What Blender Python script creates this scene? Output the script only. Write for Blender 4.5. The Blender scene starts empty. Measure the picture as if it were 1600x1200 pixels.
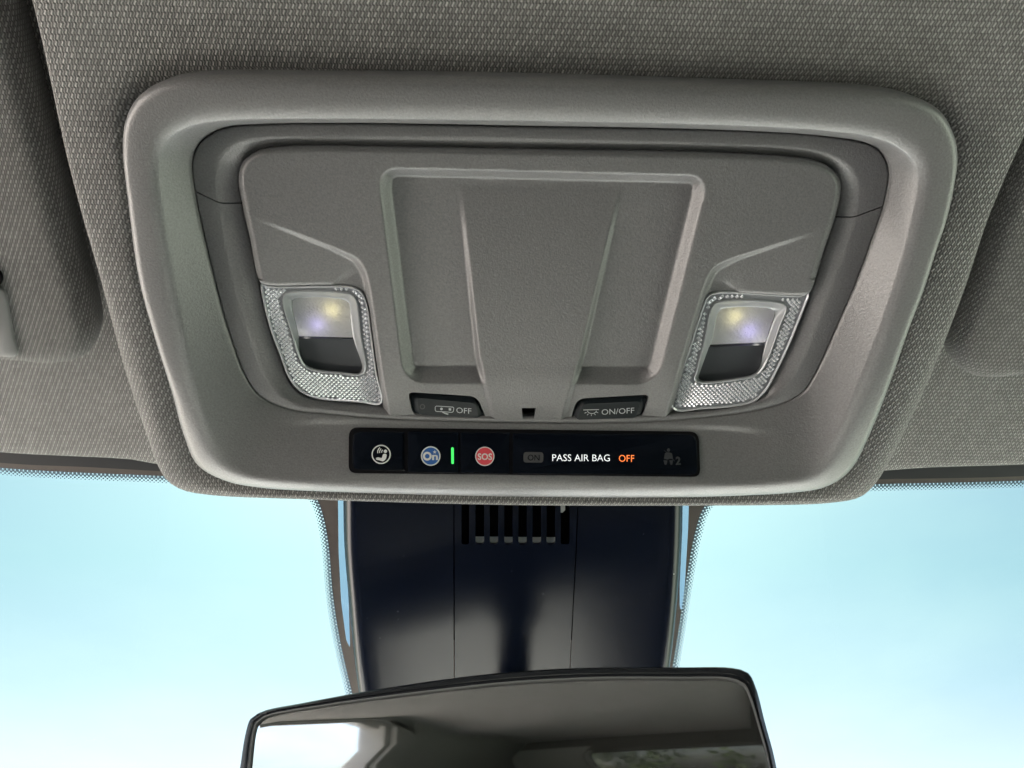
import bpy, bmesh, math
import numpy as np
from mathutils import Matrix, Vector
from mathutils.geometry import delaunay_2d_cdt

R = math.radians
scene = bpy.context.scene
COL = scene.collection

# ---------------------------------------------------------------- camera
# camera vectors below: x right, y down, z forward; pixels of the 1600 x 1200 photograph
F_PX, CX, CY = 1202.0, 800.0, 600.0
CAM = np.array([0.0, 0.0, 1.75])
TILT = R(15)                       # console face leans 15 degrees down towards the windscreen
def nrm(a):
    a = np.array(a, float); return a / np.linalg.norm(a)
U_C = nrm((45.9, 0.72, 1.0))
VD_C = np.array((-0.068, 1.747, 1.0)); VD_C = nrm(VD_C - U_C * VD_C.dot(U_C))
VU_C = -VD_C
N_C = np.cross(U_C, VU_C)
UW = np.array((1.0, 0, 0)); VW = np.array((0, -math.cos(TILT), math.sin(TILT))); NW = np.cross(UW, VW)
def c2w(w):
    w = np.asarray(w, float)
    return UW * U_C.dot(w) + VW * VU_C.dot(w) + NW * N_C.dot(w)
cam_d = bpy.data.cameras.new("camera"); cam = bpy.data.objects.new("camera", cam_d); COL.objects.link(cam)
cr, cu, cb = c2w((1, 0, 0)), c2w((0, -1, 0)), c2w((0, 0, -1))
cam.matrix_world = Matrix(((cr[0], cu[0], cb[0], CAM[0]), (cr[1], cu[1], cb[1], CAM[1]), (cr[2], cu[2], cb[2], CAM[2]), (0, 0, 0, 1)))
cam_d.sensor_width = 36; cam_d.lens = F_PX / 1600 * 36; cam_d.clip_start = 0.01; cam_d.clip_end = 2000
scene.camera = cam

# ---------------------------------------------------------------- sky, sun, exposure
SUN_ELEV, SUN_AZ = R(69), R(-4)   # azimuth clockwise from +Y (vehicle forward): high, almost straight ahead
world = bpy.data.worlds.new("World"); scene.world = world; world.use_nodes = True
wn = world.node_tree; bg = wn.nodes["Background"]
sky = wn.nodes.new("ShaderNodeTexSky"); sky.sky_type = 'NISHITA'; sky.sun_disc = False
sky.sun_elevation = SUN_ELEV; sky.sun_rotation = SUN_AZ; sky.air_density = 1.0; sky.dust_density = 4.5; sky.ozone_density = 1.0
wt = wn.nodes.new("ShaderNodeTexCoord"); wz = wn.nodes.new("ShaderNodeTexNoise"); wz.inputs["Scale"].default_value = 2.6; wz.inputs["Detail"].default_value = 5; wz.inputs["Roughness"].default_value = .55
wmap = wn.nodes.new("ShaderNodeMapping"); wmap.inputs["Scale"].default_value = (1, 1, 2.6); wn.links.new(wt.outputs["Generated"], wmap.inputs[0]); wn.links.new(wmap.outputs[0], wz.inputs["Vector"])
wr = wn.nodes.new("ShaderNodeMapRange"); wr.inputs[1].default_value = .45; wr.inputs[2].default_value = .75; wr.inputs[3].default_value = 0; wr.inputs[4].default_value = .16; wn.links.new(wz.outputs["Fac"], wr.inputs[0])
wm = wn.nodes.new("ShaderNodeMix"); wm.data_type = 'RGBA'; wm.inputs[7].default_value = (6.5, 6.6, 6.6, 1)      # thin high cloud
wn.links.new(wr.outputs[0], wm.inputs[0]); wn.links.new(sky.outputs[0], wm.inputs[6]); wn.links.new(wm.outputs[2], bg.inputs[0]); bg.inputs[1].default_value = 0.12
sl = bpy.data.lights.new("sun", 'SUN'); so = bpy.data.objects.new("sun", sl); COL.objects.link(so)
sl.energy = 4.0; sl.angle = R(0.5); sl.color = (1, 0.95, 0.87)
sd = Vector((math.sin(SUN_AZ) * math.cos(SUN_ELEV), math.cos(SUN_AZ) * math.cos(SUN_ELEV), math.sin(SUN_ELEV)))
so.rotation_euler = sd.to_track_quat('Z', 'Y').to_euler(); so.location = (-1, 3, 6)
scene.view_settings.view_transform = 'Standard'; scene.view_settings.look = 'None'
scene.view_settings.gamma = 1; scene.view_settings.use_curve_mapping = False
scene.view_settings.exposure = 3.12
scene.render.engine = 'CYCLES'
scene.cycles.use_denoising = True
scene.cycles.max_bounces = 12; scene.cycles.diffuse_bounces = 6; scene.cycles.glossy_bounces = 5
scene.cycles.transmission_bounces = 8; scene.cycles.transparent_max_bounces = 12
scene.cycles.caustics_reflective = False; scene.cycles.caustics_refractive = False
scene.cycles.sample_clamp_indirect = 6.0

# ---------------------------------------------------------------- frames: a plane in space and pixel -> plane
class Frame:
    def __init__(s, o, ex, ey, ez):
        s.o, s.ex, s.ey, s.ez = (np.array(a, float) for a in (o, ex, ey, ez))
    def matrix(s):
        return Matrix([[s.ex[i], s.ey[i], s.ez[i], s.o[i]] for i in range(3)] + [[0, 0, 0, 1]])
    def at(s, px, py, h=0.0, slope=0.0):
        """pixels -> local (x, y, z) on the surface z = h + slope * y"""
        px = np.atleast_1d(np.asarray(px, float)); py = np.atleast_1d(np.asarray(py, float))
        w = np.stack([(px - CX) / F_PX, (py - CY) / F_PX, np.ones_like(px)], 1)
        d = np.stack([c2w(r) for r in (np.eye(3))], 0); d = w @ d
        lx, ly, lz = d @ s.ex, d @ s.ey, d @ s.ez
        c = CAM - s.o; c0, c1, c2 = c @ s.ex, c @ s.ey, c @ s.ez
        t = (h + slope * c1 - c2) / (lz - slope * ly)
        return np.stack([c0 + t * lx, c1 + t * ly, c2 + t * lz], 1)
    def loc(s, p):
        q = np.asarray(p, float) - s.o
        return np.array([q @ s.ex, q @ s.ey, q @ s.ez])
    def sub(s, slope):                 # rotate about ex so that the new z is the normal of z = slope*y
        a = math.atan(slope)
        return Frame(s.o, s.ex, s.ey * math.cos(a) + s.ez * math.sin(a), -s.ey * math.sin(a) + s.ez * math.cos(a))
Z0 = 0.33
FC = Frame(CAM + c2w((0, 0, Z0)), UW, VW, NW)       # console face
MM = 0.001

# ---------------------------------------------------------------- mesh helpers
def finish(o, label=None, cat=None, kind=None, group=None):
    if label: o["label"] = label
    if cat: o["category"] = cat
    if kind: o["kind"] = kind
    if group: o["group"] = group
    return o
def empty(name, frame, **k):
    o = bpy.data.objects.new(name, None); COL.objects.link(o); o.matrix_world = frame.matrix(); o.empty_display_size = 0.02
    return finish(o, **k)
def mesh(name, verts, faces, mat, parent=None, uv=None, smooth=True, angle=38, frame=None, **k):
    me = bpy.data.meshes.new(name)
    me.from_pydata([tuple(map(float, v)) for v in verts], [], [tuple(map(int, f)) for f in faces])
    me.validate(); me.update()
    if uv is not None:
        l = me.uv_layers.new(name="UVMap"); uv = np.asarray(uv, float)
        idx = np.zeros(len(me.loops), int); me.loops.foreach_get("vertex_index", idx)
        l.data.foreach_set("uv", uv[idx].ravel())
    if smooth:
        me.shade_smooth(); me.set_sharp_from_angle(angle=R(angle))
    me.materials.append(mat)
    o = bpy.data.objects.new(name, me); COL.objects.link(o)
    if parent: o.parent = parent
    elif frame: o.matrix_world = frame.matrix()
    return finish(o, **k)
def join(parts):
    V, Fc, n = [], [], 0
    for v, f in parts:
        V.extend([tuple(x) for x in v]); Fc.extend([tuple(i + n for i in q) for q in f]); n += len(v)
    return V, Fc
def crom(pts, closed=True, per=24):
    """dense centripetal Catmull-Rom curve through points (n,d)"""
    P = np.asarray(pts, float); n = len(P)
    if not closed:
        P = np.vstack([2 * P[0] - P[1], P, 2 * P[-1] - P[-2]]); segs = range(1, len(P) - 2)
    else: segs = range(n)
    out = []
    for i in segs:
        if closed: p0, p1, p2, p3 = P[(i - 1) % n], P[i], P[(i + 1) % n], P[(i + 2) % n]
        else: p0, p1, p2, p3 = P[i - 1], P[i], P[i + 1], P[i + 2]
        t0 = 0; t1 = t0 + max(np.linalg.norm(p1 - p0), 1e-9) ** .5; t2 = t1 + max(np.linalg.norm(p2 - p1), 1e-9) ** .5; t3 = t2 + max(np.linalg.norm(p3 - p2), 1e-9) ** .5
        t = np.linspace(t1, t2, per, endpoint=False)[:, None]
        A1 = (t1 - t) / (t1 - t0) * p0 + (t - t0) / (t1 - t0) * p1; A2 = (t2 - t) / (t2 - t1) * p1 + (t - t1) / (t2 - t1) * p2; A3 = (t3 - t) / (t3 - t2) * p2 + (t - t2) / (t3 - t2) * p3
        B1 = (t2 - t) / (t2 - t0) * A1 + (t - t0) / (t2 - t0) * A2; B2 = (t3 - t) / (t3 - t1) * A2 + (t - t1) / (t3 - t1) * A3
        out.append((t2 - t) / (t2 - t1) * B1 + (t - t1) / (t2 - t1) * B2)
    out = np.vstack(out)
    if not closed: out = np.vstack([out, P[-2]])
    return out
def resample(c, n, closed=True):
    c = np.asarray(c, float)
    if closed: c = np.vstack([c, c[:1]])
    s = np.r_[0, np.cumsum(np.linalg.norm(np.diff(c, axis=0), axis=1))]
    t = np.linspace(0, s[-1], n + 1)[:-1] if closed else np.linspace(0, s[-1], n)
    return np.stack([np.interp(t, s, c[:, k]) for k in range(c.shape[1])], 1)
def anchored(c, anchors, counts):
    """resample closed dense curve piecewise between the points nearest to the anchors"""
    c = np.asarray(c); idx = [int(np.argmin(((c - np.array(a)) ** 2).sum(1))) for a in anchors]
    out = []
    for k in range(len(idx)):
        a, b = idx[k], idx[(k + 1) % len(idx)]
        seg = c[a:b + 1] if b > a else np.vstack([c[a:], c[:b + 1]])
        out.append(resample(seg, counts[k] + 1, False)[:-1])
    return np.vstack(out)
def roundpoly(pts, rad, nc=6):
    P = np.asarray(pts, float); n = len(P); out = []
    if np.isscalar(rad): rad = [rad] * n
    for i in range(n):
        a, b, c = P[i - 1], P[i], P[(i + 1) % n]; d1, d2 = a - b, c - b; l1, l2 = np.linalg.norm(d1), np.linalg.norm(d2)
        r = min(rad[i], l1 * .49, l2 * .49)
        if r < 1e-9: out.append(b); continue
        p, q = b + d1 / l1 * r, b + d2 / l2 * r
        for t in np.linspace(0, 1, nc): out.append((1 - t) ** 2 * p + 2 * t * (1 - t) * b + t * t * q)
    return np.array(out)
def inset2(ring, d):
    """move a closed clockwise ring inwards by d in its own plane (x, y)"""
    t = np.roll(ring, -1, 0) - np.roll(ring, 1, 0); t = t / np.maximum(np.linalg.norm(t, axis=1), 1e-12)[:, None]
    return ring + np.stack([t[:, 1], -t[:, 0]], 1) * d
def loft(rings, cap=False, closed=True):
    n = len(rings[0]); V = np.vstack(rings); Fc = []
    for k in range(len(rings) - 1):
        for i in range(n if closed else n - 1):
            j = (i + 1) % n
            Fc.append((k * n + i, (k + 1) * n + i, (k + 1) * n + j, k * n + j))
    if cap: Fc.append(tuple(reversed([(len(rings) - 1) * n + i for i in range(n)])))
    return V, Fc
def z(ring, h):
    return np.column_stack([np.asarray(ring)[:, :2], np.full(len(ring), 0.0) + h])
def inside(pt, poly):
    x, y = pt[:, 0], pt[:, 1]; r = np.zeros(len(pt), bool); n = len(poly); j = n - 1
    for i in range(n):
        xi, yi = poly[i]; xj, yj = poly[j]
        if yi != yj: r ^= ((yi > y) != (yj > y)) & (x < (xj - xi) * (y - yi) / (yj - yi) + xi)
        j = i
    return r
def pdist(pt, line, closed=False):
    """distance to a polyline, arc parameter 0..1 of the foot point and the side (+ = right of travel, pixel space)"""
    L = np.asarray(line, float)
    if closed: L = np.vstack([L, L[:1]])
    sl_ = np.linalg.norm(np.diff(L, axis=0), axis=1); cs = np.r_[0, np.cumsum(sl_)]
    best = np.full(len(pt), 1e18); par = np.zeros(len(pt)); side = np.zeros(len(pt))
    for i in range(len(L) - 1):
        d = L[i + 1] - L[i]; q = pt - L[i]; t = np.clip((q @ d) / max(d @ d, 1e-12), 0, 1); r = q - t[:, None] * d
        e = (r ** 2).sum(1); m = e < best; best[m] = e[m]; par[m] = (cs[i] + t[m] * sl_[i]) / cs[-1]
        side[m] = (d[0] * q[m, 1] - d[1] * q[m, 0])
    return np.sqrt(best), par, np.sign(side)
def sstep(t):
    t = np.clip(t, 0, 1); return t * t * (3 - 2 * t)
def cdt(outline, holes=(), spacing=4.0):
    """triangulate a pixel-space region -> (points, triangles)"""
    loops = [np.asarray(outline, float)] + [np.asarray(h, float) for h in holes]
    lo, hi = loops[0].min(0), loops[0].max(0)
    gx, gy = np.meshgrid(np.arange(lo[0], hi[0], spacing), np.arange(lo[1], hi[1], spacing * .866)); gx = gx + (np.arange(gx.shape[0]) % 2)[:, None] * spacing / 2
    g = np.stack([gx.ravel(), gy.ravel()], 1); k = inside(g, loops[0])
    for h in loops[1:]: k &= ~inside(g, h)
    g = g[k]
    for l in loops: g = g[pdist(g, l, True)[0] > spacing * .5]
    V, E = [], []
    for l in loops:
        n0 = len(V); V += [Vector(p) for p in l]; E += [(n0 + i, n0 + (i + 1) % len(l)) for i in range(len(l))]
    V += [Vector(p) for p in g]
    ov, _, of, *_ = delaunay_2d_cdt(V, E, [], 0, 1e-6, False)
    P = np.array([tuple(p) for p in ov]); T = np.array([tuple(f) for f in of], int)
    c = P[T].mean(1); k = inside(c, loops[0])
    for h in loops[1:]: k &= ~inside(c, h)
    T = T[k]
    a, b, c = P[T[:, 0]], P[T[:, 1]], P[T[:, 2]]
    cr_ = (b[:, 0] - a[:, 0]) * (c[:, 1] - a[:, 1]) - (b[:, 1] - a[:, 1]) * (c[:, 0] - a[:, 0])
    T[cr_ > 0] = T[cr_ > 0][:, ::-1]         # pixel y points down
    return P, T
def densify(loop, step):
    L = np.asarray(loop, float); return resample(L, max(8, int(np.linalg.norm(np.diff(np.vstack([L, L[:1]]), axis=0), axis=1).sum() / step)))
def hsurf(name, F, outline, holes, hfun, mat, parent, spacing=4.0, depth=6 * MM, hole_step=None, **k):
    """a height-field plate with turned-down edges; hfun(pixels) -> local height"""
    outline = densify(outline, spacing); holes = [densify(h, hole_step or spacing * .8) for h in holes]
    P, T = cdt(outline, holes, spacing); h = hfun(P)
    parts = [(F.at(P[:, 0], P[:, 1], h), [tuple(t) for t in T])]
    for l in [outline] + holes:
        hl = hfun(l); a = F.at(l[:, 0], l[:, 1], hl); b = a.copy(); b[:, 2] -= depth
        V, Fc = loft([a, b]); 
        if l is outline: Fc = [f[::-1] for f in Fc]
        parts.append((V, Fc))
    V, Fc = join(parts); V = np.array(V)
    return mesh(name, V, Fc, mat, parent, uv=V[:, :2], **k)

# flat drawing in pixel space (for printed marks)
def disc(cx, cy, r, n=32, ry=None):
    a = np.linspace(0, 2 * math.pi, n, endpoint=False); return np.stack([cx + r * np.cos(a), cy + (ry or r) * np.sin(a)], 1), [tuple(range(n))[::-1]]
def annulus(cx, cy, r0, r1, n=40):
    a = np.linspace(0, 2 * math.pi, n, endpoint=False); c = np.stack([np.cos(a), np.sin(a)], 1)
    return np.vstack([(cx, cy) + c * r0, (cx, cy) + c * r1]), [(i, i + n, (i + 1) % n + n, (i + 1) % n) for i in range(n)]
def stroke(pts, w, closed=False):
    P = np.asarray(pts, float); n = len(P)
    if closed: t = np.roll(P, -1, 0) - np.roll(P, 1, 0)
    else: t = np.gradient(P, axis=0)
    t = t / np.linalg.norm(t, axis=1)[:, None]; q = np.stack([-t[:, 1], t[:, 0]], 1) * (np.asarray(w) / 2).reshape(-1, 1)
    m = n if closed else n - 1
    return np.vstack([P + q, P - q]), [(i, (i + 1) % n, (i + 1) % n + n, i + n) for i in range(m)]
def poly(pts):
    return np.asarray(pts, float), [tuple(range(len(pts)))]
def text2d(s, x0, x1, ybase, cap, slope=0.0, bold=0.0, spacing=1.0):
    cu_ = bpy.data.curves.new("t", 'FONT'); cu_.body = s; cu_.size = 1; cu_.resolution_u = 3; cu_.offset = bold; cu_.space_character = spacing
    ob = bpy.data.objects.new("t", cu_); COL.objects.link(ob)
    me = bpy.data.meshes.new_from_object(ob.evaluated_get(bpy.context.evaluated_depsgraph_get()))
    v = np.array([tuple(a.co)[:2] for a in me.vertices]); f = [tuple(p.vertices) for p in me.polygons]
    bpy.data.objects.remove(ob); bpy.data.curves.remove(cu_); bpy.data.meshes.remove(me)
    lo, hi = v.min(0), v.max(0); sy = cap / 0.729
    x = x0 + (v[:, 0] - lo[0]) / (hi[0] - lo[0]) * (x1 - x0)
    return np.stack([x, ybase - v[:, 1] * sy + (x - x0) * slope], 1), f
def decal(name, F, parts, h, slope, mat, parent, **k):
    V, Fc = join(parts); V = np.array(V); L = F.at(V[:, 0], V[:, 1], h, slope)
    return mesh(name, L, Fc, mat, parent, smooth=False, **k)

# ---------------------------------------------------------------- materials
def mat(name, col, rough=.5, metal=0, spec=.5, coat=0, emit=None, estr=0, trans=0, ior=1.45, grain=None, mottle=0.0, bumpd=0.0002):
    m = bpy.data.materials.new(name); m.use_nodes = True; nt = m.node_tree; b = nt.nodes["Principled BSDF"]
    b.inputs["Base Color"].default_value = (*col, 1); b.inputs["Roughness"].default_value = rough; b.inputs["Metallic"].default_value = metal
    b.inputs["Specular IOR Level"].default_value = spec; b.inputs["Coat Weight"].default_value = coat; b.inputs["Transmission Weight"].default_value = trans; b.inputs["IOR"].default_value = ior
    if emit: b.inputs["Emission Color"].default_value = (*emit, 1); b.inputs["Emission Strength"].default_value = estr
    if grain:
        tc = nt.nodes.new("ShaderNodeTexCoord"); no = nt.nodes.new("ShaderNodeTexNoise"); no.inputs["Scale"].default_value = grain; no.inputs["Detail"].default_value = 3; no.inputs["Roughness"].default_value = .6
        nt.links.new(tc.outputs["Object"], no.inputs["Vector"])
        bp = nt.nodes.new("ShaderNodeBump"); bp.inputs["Strength"].default_value = .7; bp.inputs["Distance"].default_value = bumpd
        nt.links.new(no.outputs["Fac"], bp.inputs["Height"]); nt.links.new(bp.outputs[0], b.inputs["Normal"])
        if mottle:
            mr = nt.nodes.new("ShaderNodeMapRange"); mr.inputs[1].default_value = .3; mr.inputs[2].default_value = .7; mr.inputs[3].default_value = 1 - mottle; mr.inputs[4].default_value = 1 + mottle
            nt.links.new(no.outputs["Fac"], mr.inputs[0])
            mx = nt.nodes.new("ShaderNodeVectorMath"); mx.operation = 'SCALE'; mx.inputs[0].default_value = col
            nt.links.new(mr.outputs[0], mx.inputs["Scale"]); nt.links.new(mx.outputs[0], b.inputs["Base Color"])
    return m
M_BEZEL = mat("bezel_plastic", (.138, .138, .141), .36, spec=1.0, grain=1200, mottle=.2, bumpd=.00026)
M_PANEL = mat("panel_plastic", (.124, .124, .127), .36, spec=1.0, grain=1200, mottle=.2, bumpd=.00026)
M_RING = mat("ring_plastic", (.122, .122, .126), .36, spec=1.0, grain=1200, mottle=.2, bumpd=.00026)
M_BLACKGAP = mat("black_backing", (.004, .004, .005), .9, spec=.08)
M_GLOSS = mat("gloss_black", (.003, .0045, .008), .2, spec=.25)
M_BUTTON = mat("dark_button", (.010, .014, .017), .36, spec=.22, grain=2500, bumpd=.00006)
M_SATIN = mat("satin_black", (.003, .005, .012), .20, spec=.40, grain=1800, bumpd=.00004)

M_GAPSHADE = mat("gap_shade", (.012, .013, .015), .6)
M_FRIT = mat("ceramic_frit", (.095, .08, .072), .5)
M_DOT = mat("frit_dots", (.10, .16, .22), .5)
M_MIRHOUSE = mat("mirror_housing", (.012, .014, .017), .25, grain=1500, bumpd=.00003)
M_MIRROR = mat("mirror_glass", (.42, .43, .43), .04, metal=1)
M_LENS = mat("lens_plastic", (.80, .82, .86), .12, metal=.45, spec=1.0)
M_LENSBASE = mat("lens_base", (.24, .25, .27), .15, spec=.8)  # grey between the prisms imitates their dark reflecting facets
M_REFL = mat("lamp_reflector", (.33, .345, .36), .2, metal=.15)
M_SMOKE = mat("smoked_lens", (.055, .060, .068), .30)
def frosted():
    m = bpy.data.materials.new("frosted_lens"); m.use_nodes = True; nt = m.node_tree; N = nt.nodes; L = nt.links
    b = N["Principled BSDF"]; b.inputs["Base Color"].default_value = (.74, .75, .76, 1); b.inputs["Roughness"].default_value = .2
    tl = N.new("ShaderNodeBsdfTranslucent"); tl.inputs[0].default_value = (.9, .9, .92, 1); mx = N.new("ShaderNodeMixShader"); mx.inputs[0].default_value = .5
    no = N.new("ShaderNodeTexNoise"); no.inputs["Scale"].default_value = 900; tc = N.new("ShaderNodeTexCoord"); L.new(tc.outputs["Object"], no.inputs["Vector"])
    bp = N.new("ShaderNodeBump"); bp.inputs["Distance"].default_value = .0004; L.new(no.outputs["Fac"], bp.inputs["Height"]); L.new(bp.outputs[0], b.inputs["Normal"]); L.new(bp.outputs[0], tl.inputs["Normal"])
    L.new(b.outputs[0], mx.inputs[1]); L.new(tl.outputs[0], mx.inputs[2]); L.new(mx.outputs[0], N["Material Output"].inputs[0])
    return m
M_FROST = frosted()
M_LEDY = mat("led_yellow", (.8, .7, .2), .4, emit=(1, .88, .42), estr=.32)
M_LEDV = mat("led_violet", (.4, .35, .8), .4, emit=(.55, .48, 1), estr=0.29)
M_LEDW = mat("led_white", (.9, .9, .85), .4, emit=(1, .98, .9), estr=0.49)
M_WHITEMARK = mat("white_print", (.62, .63, .62), .5)
M_GREYMARK = mat("grey_print", (.42, .45, .47), .5)
M_WTEXT = mat("lit_white_text", (.8, .8, .8), .5, emit=(.88, .95, 1), estr=.085)
M_OTEXT = mat("lit_orange_text", (.8, .3, .1), .5, emit=(1, .17, .03), estr=.15)
M_GREEN = mat("green_led", (.1, .6, .15), .5, emit=(.03, .85, .12), estr=.11)
M_BLUE = mat("blue_print", (.02, .10, .33), .45)
M_RED = mat("red_print", (.62, .06, .08), .45)
M_DIM = mat("dim_print", (.055, .055, .058), .5)
M_DIMMER = mat("dimmer_print", (.026, .028, .032), .5)
M_LEDGE = mat("pale_ledge", (.85, .87, .85), .5)
M_CAB = mat("cab_trim", (.055, .053, .05), .7)
M_CAB2 = mat("cab_side_trim", (.20, .198, .193), .7)
M_SEAT = mat("seat_cloth", (.09, .088, .085), .8)

def fabric(name, light, dark, pu=2.2, pv=2.4):
    """knitted headliner cloth: wavy ribs of small stitches in UV metres"""
    m = bpy.data.materials.new(name); m.use_nodes = True; nt = m.node_tree; N = nt.nodes; L = nt.links; b = N["Principled BSDF"]
    b.inputs["Roughness"].default_value = .85; b.inputs["Specular IOR Level"].default_value = .25; b.inputs["Sheen Weight"].default_value = .15
    def M(op, a, c=None, d=None):
        n = N.new("ShaderNodeMath"); n.operation = op
        for i, v in enumerate((a, c, d)):
            if v is None: continue
            if hasattr(v, "links"): L.new(v, n.inputs[i])
            else: n.inputs[i].default_value = v
        return n.outputs[0]
    tc = N.new("ShaderNodeTexCoord"); sx = N.new("ShaderNodeSeparateXYZ")
    no = N.new("ShaderNodeTexNoise"); no.inputs["Scale"].default_value = 350; no.inputs["Detail"].default_value = 2; L.new(tc.outputs["UV"], no.inputs["Vector"])
    wob = M('MULTIPLY', M('SUBTRACT', no.outputs["Fac"], .5), .35)
    L.new(tc.outputs["UV"], sx.inputs[0])
    u = M('ADD', M('MULTIPLY', sx.outputs[0], 1000 / pu), wob); v = M('ADD', M('MULTIPLY', sx.outputs[1], 1000 / pv), M('MULTIPLY', wob, .6))
    row = M('FLOOR', v); vf = M('SUBTRACT', v, row)
    x = M('ADD', M('ADD', u, M('MULTIPLY', row, .5)), M('MULTIPLY', M('SINE', M('MULTIPLY', vf, 6.2832)), .09))
    d = M('MULTIPLY', M('ABSOLUTE', M('SUBTRACT', M('FRACT', x), .5)), 2)                  # 0 on a stitch, 1 between two
    main = M('SUBTRACT', 1, M('SMOOTH_MIN', M('DIVIDE', d, .62), 1, .3)); env = M('SUBTRACT', 1, M('POWER', M('MULTIPLY', M('ABSOLUTE', M('SUBTRACT', vf, .5)), 2), 4))
    sec = M('MULTIPLY', M('MAXIMUM', M('SUBTRACT', 1, M('DIVIDE', M('SUBTRACT', 1, d), .5)), 0), .46)
    h = M('ADD', M('MULTIPLY', M('MAXIMUM', main, 0), env), sec)
    cx_ = N.new("ShaderNodeCombineXYZ"); L.new(M('FLOOR', x), cx_.inputs[0]); L.new(row, cx_.inputs[1])
    wn_ = N.new("ShaderNodeTexWhiteNoise"); wn_.noise_dimensions = '2D'; L.new(cx_.outputs[0], wn_.inputs["Vector"])
    h = M('MULTIPLY', h, M('ADD', M('MULTIPLY', wn_.outputs["Value"], .4), .75))
    cr_ = N.new("ShaderNodeValToRGB"); cr_.color_ramp.elements[0].position = .05; cr_.color_ramp.elements[0].color = (*dark, 1); cr_.color_ramp.elements[1].position = .9; cr_.color_ramp.elements[1].color = (*light, 1)
    L.new(h, cr_.inputs[0])
    n2 = N.new("ShaderNodeTexNoise"); n2.inputs["Scale"].default_value = 28; n2.inputs["Detail"].default_value = 3; L.new(tc.outputs["UV"], n2.inputs["Vector"])
    sc_ = N.new("ShaderNodeVectorMath"); sc_.operation = 'SCALE'; L.new(cr_.outputs[0], sc_.inputs[0]); L.new(M('ADD', M('MULTIPLY', n2.outputs["Fac"], .3), .85), sc_.inputs["Scale"])
    L.new(sc_.outputs[0], b.inputs["Base Color"])
    bp = N.new("ShaderNodeBump"); bp.inputs["Strength"].default_value = .8; bp.inputs["Distance"].default_value = .0007; L.new(h, bp.inputs["Height"]); L.new(bp.outputs[0], b.inputs["Normal"])
    return m
M_FAB = fabric("headliner_cloth", (.345, .342, .332), (.064, .063, .062), 2.25, 1.95)
M_VFAB = fabric("visor_cloth", (.25, .247, .240), (.045, .044, .043), 2.0, 1.75)

def glassmat(name="windscreen_glass", tint=(.47, .65, .55)):
    m = bpy.data.materials.new(name); m.use_nodes = True; nt = m.node_tree; N = nt.nodes; L = nt.links
    for n in list(N): N.remove(n)
    out = N.new("ShaderNodeOutputMaterial"); tr = N.new("ShaderNodeBsdfTransparent"); tr.inputs[0].default_value = (*tint, 1)
    gl = N.new("ShaderNodeBsdfGlossy"); gl.inputs[1].default_value = .01; gl.inputs[0].default_value = (.9, .95, 1, 1)
    mx = N.new("ShaderNodeMixShader"); mx.inputs[0].default_value = .05
    L.new(tr.outputs[0], mx.inputs[1]); L.new(gl.outputs[0], mx.inputs[2]); L.new(mx.outputs[0], out.inputs[0])
    return m
M_GLASS = glassmat()
def sky_dim_tint(m):
    """windscreen tint put in to dim the sky in view, clearing lower down for front light"""
    nt = m.node_tree; N = nt.nodes; L = nt.links; tr = next(n for n in N if n.type == 'BSDF_TRANSPARENT')
    tc = N.new("ShaderNodeTexCoord"); sx = N.new("ShaderNodeSeparateXYZ"); L.new(tc.outputs["Object"], sx.inputs[0])
    mr = N.new("ShaderNodeMapRange"); mr.inputs[1].default_value = .02; mr.inputs[2].default_value = -.30; L.new(sx.outputs[1], mr.inputs[0])
    r = N.new("ShaderNodeValToRGB"); e = r.color_ramp.elements; e[0].position = 0; e[0].color = (.122, .180, .157, 1); e[1].position = 1; e[1].color = (.86, .92, .89, 1)
    for p, c in ((.25, (.135, .199, .165)), (.5, (.178, .225, .190)), (.62, (.22, .248, .215)), (.74, (.265, .28, .252)), (.86, (.34, .36, .33))):
        q = e.new(p); q.color = (*c, 1)
    L.new(mr.outputs[0], r.inputs[0]); L.new(r.outputs[0], tr.inputs[0])
sky_dim_tint(M_GLASS); M_GAPFILM = glassmat("blue_film", (.46, .55, .70)); M_REARDIM = glassmat("rear_dim_glass", (.34, .335, .325))
def groundmat():
    m = bpy.data.materials.new("ground_paving"); m.use_nodes = True; nt = m.node_tree; N = nt.nodes; L = nt.links; b = N["Principled BSDF"]
    tc = N.new("ShaderNodeTexCoord"); sx = N.new("ShaderNodeSeparateXYZ"); L.new(tc.outputs["Object"], sx.inputs[0])
    no = N.new("ShaderNodeTexNoise"); no.inputs["Scale"].default_value = .8; no.inputs["Detail"].default_value = 6; L.new(tc.outputs["Object"], no.inputs[0])
    mr = N.new("ShaderNodeMapRange"); mr.inputs[1].default_value = 1.8; mr.inputs[2].default_value = 2.2; L.new(sx.outputs[0], mr.inputs[0])
    c1 = N.new("ShaderNodeValToRGB"); c1.color_ramp.elements[0].color = (.44, .41, .37, 1); c1.color_ramp.elements[1].color = (.56, .53, .48, 1); L.new(no.outputs["Fac"], c1.inputs[0])
    c2 = N.new("ShaderNodeValToRGB"); c2.color_ramp.elements[0].color = (.14, .17, .13, 1); c2.color_ramp.elements[1].color = (.21, .24, .19, 1); L.new(no.outputs["Fac"], c2.inputs[0])
    mx = N.new("ShaderNodeMix"); mx.data_type = 'RGBA'; L.new(mr.outputs[0], mx.inputs[0]); L.new(c1.outputs[0], mx.inputs[6]); L.new(c2.outputs[0], mx.inputs[7]); L.new(mx.outputs[2], b.inputs["Base Color"])
    b.inputs["Roughness"].default_value = .9
    return m

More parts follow.
